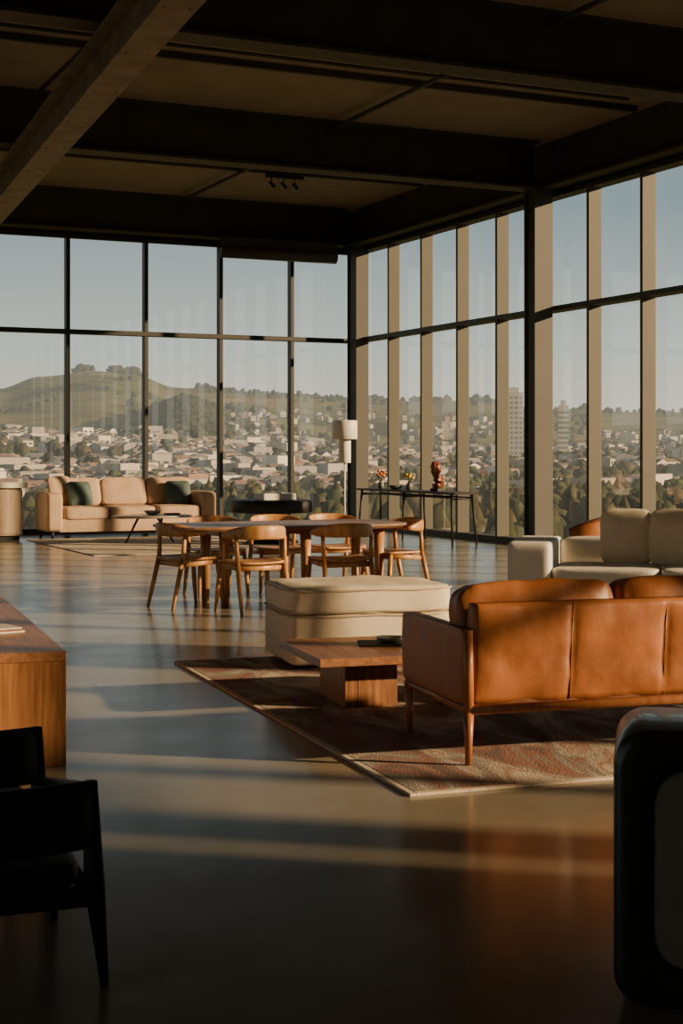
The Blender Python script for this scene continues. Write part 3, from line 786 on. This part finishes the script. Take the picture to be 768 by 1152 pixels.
V = []; F = []; C = []
pal = [(.58, .53, .46), (.50, .44, .36), (.72, .68, .60), (.36, .30, .24), (.44, .42, .40), (.34, .22, .16), (.60, .53, .43), (.28, .27, .25), (.40, .36, .30)]
roofs = [(.16, .13, .11), (.24, .15, .11), (.13, .13, .13), (.33, .30, .26), (.20, .17, .15)]
def house(x, y, z, w, d, h, rot, col, rc, flat):
    o = len(V); c, s = math.cos(rot), math.sin(rot)
    P = [(-w/2, -d/2, -6), (w/2, -d/2, -6), (w/2, d/2, -6), (-w/2, d/2, -6), (-w/2, -d/2, h), (w/2, -d/2, h), (w/2, d/2, h), (-w/2, d/2, h), (-w/2, 0, h+(0.1 if flat else w*0.22)), (w/2, 0, h+(0.1 if flat else w*0.22))]
    for p in P: V.append((x+p[0]*c-p[1]*s, y+p[0]*s+p[1]*c, z+p[2]))
    for f, cc in (((0, 1, 5, 4), col), ((1, 2, 6, 9, 5), col), ((2, 3, 7, 6), col), ((3, 0, 4, 8, 7), col), ((4, 5, 9, 8), rc), ((6, 7, 8, 9), rc)):
        F.append(tuple(i+o for i in f)); C.append(cc)
    for k in range(max(1, int(h/3.2))):
        zz = 1.2+3.2*k
        for sy in (-1, 1):
            for sx in (-0.25, 0.22):
                q = len(V)
                for p in ((w*(sx-.14), sy*(d/2+0.06), zz), (w*(sx+.14), sy*(d/2+0.06), zz), (w*(sx+.14), sy*(d/2+0.06), zz+1.3), (w*(sx-.14), sy*(d/2+0.06), zz+1.3)):
                    V.append((x+p[0]*c-p[1]*s, y+p[0]*s+p[1]*c, z+p[2]))
                F.append((q, q+1, q+2, q+3)); C.append((.08, .09, .10))
for i in range(13000):
    az = random.uniform(4, 46)
    r = random.uniform(420, 1700)
    if az > 23 and random.random() < 0.35: continue
    if az < 20 and r > 1300: continue
    if r > 1300 and random.random() < 0.7: continue
    if abs(az-18.7) < 1.6 and 1130 < r < 1600: continue
    x = r*math.sin(D2R(az)); y = r*math.cos(D2R(az))
    if noise.noise(Vector((x/110, y/110, 9))) < -0.2: continue
    q_ = random.random()
    big = 1.0
    if q_ < 0.04: big = 1.8
    if q_ < 0.006: big = 2.6
    house(x, y, terr(r, az), random.uniform(4.5, 8)*big, random.uniform(4.5, 7.5)*(1.3 if big > 1 else 1), random.uniform(3, 5.5)*(1.7 if big > 1 else 1), random.choice((0.2, 0.35, 1.8, 1.2, 0.8))+random.uniform(-.3, .3), random.choice(pal), random.choice(roofs), big > 1 or random.random() < 0.4)
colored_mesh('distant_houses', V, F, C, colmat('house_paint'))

bm = bmesh.new(); bmesh.ops.create_icosphere(bm, subdivisions=2, radius=1); bm.verts.ensure_lookup_table()
IV = [v.co.copy() for v in bm.verts]; IF = [tuple(v.index for v in f.verts) for f in bm.faces]; bm.free()
V = []; F = []; C = []
def tree(x, y, z, r, h, col):
    o = len(V); sd = random.random()*100
    for v in IV:
        k = 1+0.8*noise.noise(v*2.6+Vector((sd, 0, 0)))
        V.append((x+v.x*r*k, y+v.y*r*k, z+h*0.5+v.z*h*0.55*k))
    for f in IF: F.append(tuple(i+o for i in f)); s = random.uniform(.6, 1.4); C.append(tuple(c*s for c in col))
tp = [(.05, .058, .025), (.065, .062, .03), (.042, .048, .026), (.075, .062, .034), (.055, .065, .03)]
for i in range(5600):
    az = random.uniform(4, 46); r = random.uniform(300, 2250)
    x = r*math.sin(D2R(az)); y = r*math.cos(D2R(az))
    if r > 1300 and noise.noise(Vector((x/150, y/150, 2))) < (0.33 if az < 19.5 else 0.02): continue
    if az < 22 and random.random() < 0.5 and r < 1300: continue
    tree(x, y, terr(r, az)-1, random.uniform(1.8, 4.0), random.uniform(4, 8), random.choice(tp))
for i in range(230):
    az = random.choice((14.9, 16.3, 16.8, 19.6, 20.5, 21.6, 22.6, 23.4, 24.6, 26, 28, 30, 34))+random.gauss(0, .25); r = 2290+random.uniform(-50, 40)
    tree(r*math.sin(D2R(az)), r*math.cos(D2R(az)), terr(r, az)-2, random.uniform(3.5, 8), random.uniform(7, 14), random.choice(tp))
for i in range(900):
    az = random.gauss(18.7, 0.75); r = random.gauss(1320, 110)
    tree(r*math.sin(D2R(az)), r*math.cos(D2R(az)), terr(r, az)-2, random.uniform(4, 7), random.uniform(7, 11), random.choice(tp[:3]))
for i in range(2000):
    az = random.uniform(19, 46) if random.random() < 0.8 else random.uniform(8, 19); r = random.uniform(150, 520)
    if noise.noise(Vector((az/2.5, r/90, 7))) < -0.15: continue
    tree(r*math.sin(D2R(az)), r*math.cos(D2R(az)), -15, random.uniform(1.3, 2.8), random.uniform(4, 8.5) if az > 19 else random.uniform(3, 6), random.choice(tp))
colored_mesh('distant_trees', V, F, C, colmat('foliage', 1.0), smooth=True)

def haze_painted(name, col, rough=0.9):
    m = mat_plain(name, col, rough=rough, var=0.05, scale=0.1)
    paint_haze(m, m.node_tree, m.node_tree.nodes['Principled BSDF']); return m
M['tower'] = haze_painted('tower_concrete', (0.66, 0.6, 0.5))
M['tower_win'] = haze_painted('tower_windows', (0.25, 0.24, 0.21), 0.5)
def tower(x, y, w, h, z0=-14):
    g = group('apartment_tower', (x, y, z0), -30)
    mt = M['tower']
    box(g, 'body', -w/2, w/2, -w/2, w/2, 0, h, mt, bev=0)
    box(g, 'roof_house', -w/4, w/4, -w/4, w/4, h, h+3, mt, bev=0)
    VV = []; FF = []
    z = 3
    while z < h-2:
        for i in range(4):
            xx = -w/2+w*(i+0.5)/4
            a, b_, yy = xx-0.7, xx+0.7, -w/2-0.05
            q = len(VV); VV += [(a, yy, z), (b_, yy, z), (b_, yy, z+1.4), (a, yy, z+1.4)]; FF.append((q, q+1, q+2, q+3))
            q = len(VV); VV += [(-w/2-0.05, a, z), (-w/2-0.05, b_, z), (-w/2-0.05, b_, z+1.4), (-w/2-0.05, a, z+1.4)]; FF.append((q, q+1, q+2, q+3))
        z += 3
    mesh_obj('windows', VV, FF, M['tower_win'], g)
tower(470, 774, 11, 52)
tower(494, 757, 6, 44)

# ---------------------------------------------------------------- sky & sun
W = bpy.data.worlds.new('evening_sky'); S.world = W; W.use_nodes = True
nt = W.node_tree; bg = nt.nodes['Background']
tc = nt.nodes.new('ShaderNodeTexCoord'); sp = nt.nodes.new('ShaderNodeSeparateXYZ')
nt.links.new(tc.outputs['Generated'], sp.inputs[0])
mr = nt.nodes.new('ShaderNodeMapRange'); mr.inputs['From Min'].default_value = -0.1; mr.inputs['From Max'].default_value = 0.9
nt.links.new(sp.outputs['Z'], mr.inputs['Value'])
def q(z): return (z+0.1)/1.0
rp = ramp(nt, [(0.0, (0.12, 0.11, 0.09)), (q(-0.01), (0.28, 0.26, 0.21)), (q(0.015), (0.62, 0.57, 0.45)), (q(0.07), (0.44, 0.48, 0.44)), (q(0.16), (0.21, 0.285, 0.32)), (q(0.4), (0.21, 0.24, 0.255)), (1.0, (0.17, 0.185, 0.20))])
nt.links.new(mr.outputs['Result'], rp.inputs['Fac'])
nt.links.new(rp.outputs['Color'], bg.inputs['Color'])
bg.inputs['Strength'].default_value = 1.65

el = D2R(15)
d = Vector((-0.80, 0.60, 0)).normalized()*math.cos(el)+Vector((0, 0, -math.sin(el)))
L = bpy.data.lights.new('sun', 'SUN'); L.energy = 12.0; L.color = (1.0, 0.69, 0.39); L.angle = D2R(1.0)
lo = bpy.data.objects.new('sun', L); lo.rotation_euler = d.to_track_quat('-Z', 'Y').to_euler(); lo.location = (40, -20, 20)
S.collection.objects.link(lo)

# ---------------------------------------------------------------- camera
cam = bpy.data.cameras.new('camera'); cam.sensor_width = 36; cam.sensor_fit = 'AUTO'
cam.lens = 52.6; cam.shift_y = -66/1152; cam.clip_end = 10000
co = bpy.data.objects.new('camera', cam); co.location = (0, 0, 1.4); co.rotation_euler = (D2R(90), 0, D2R(-24.7))
S.collection.objects.link(co); S.camera = co
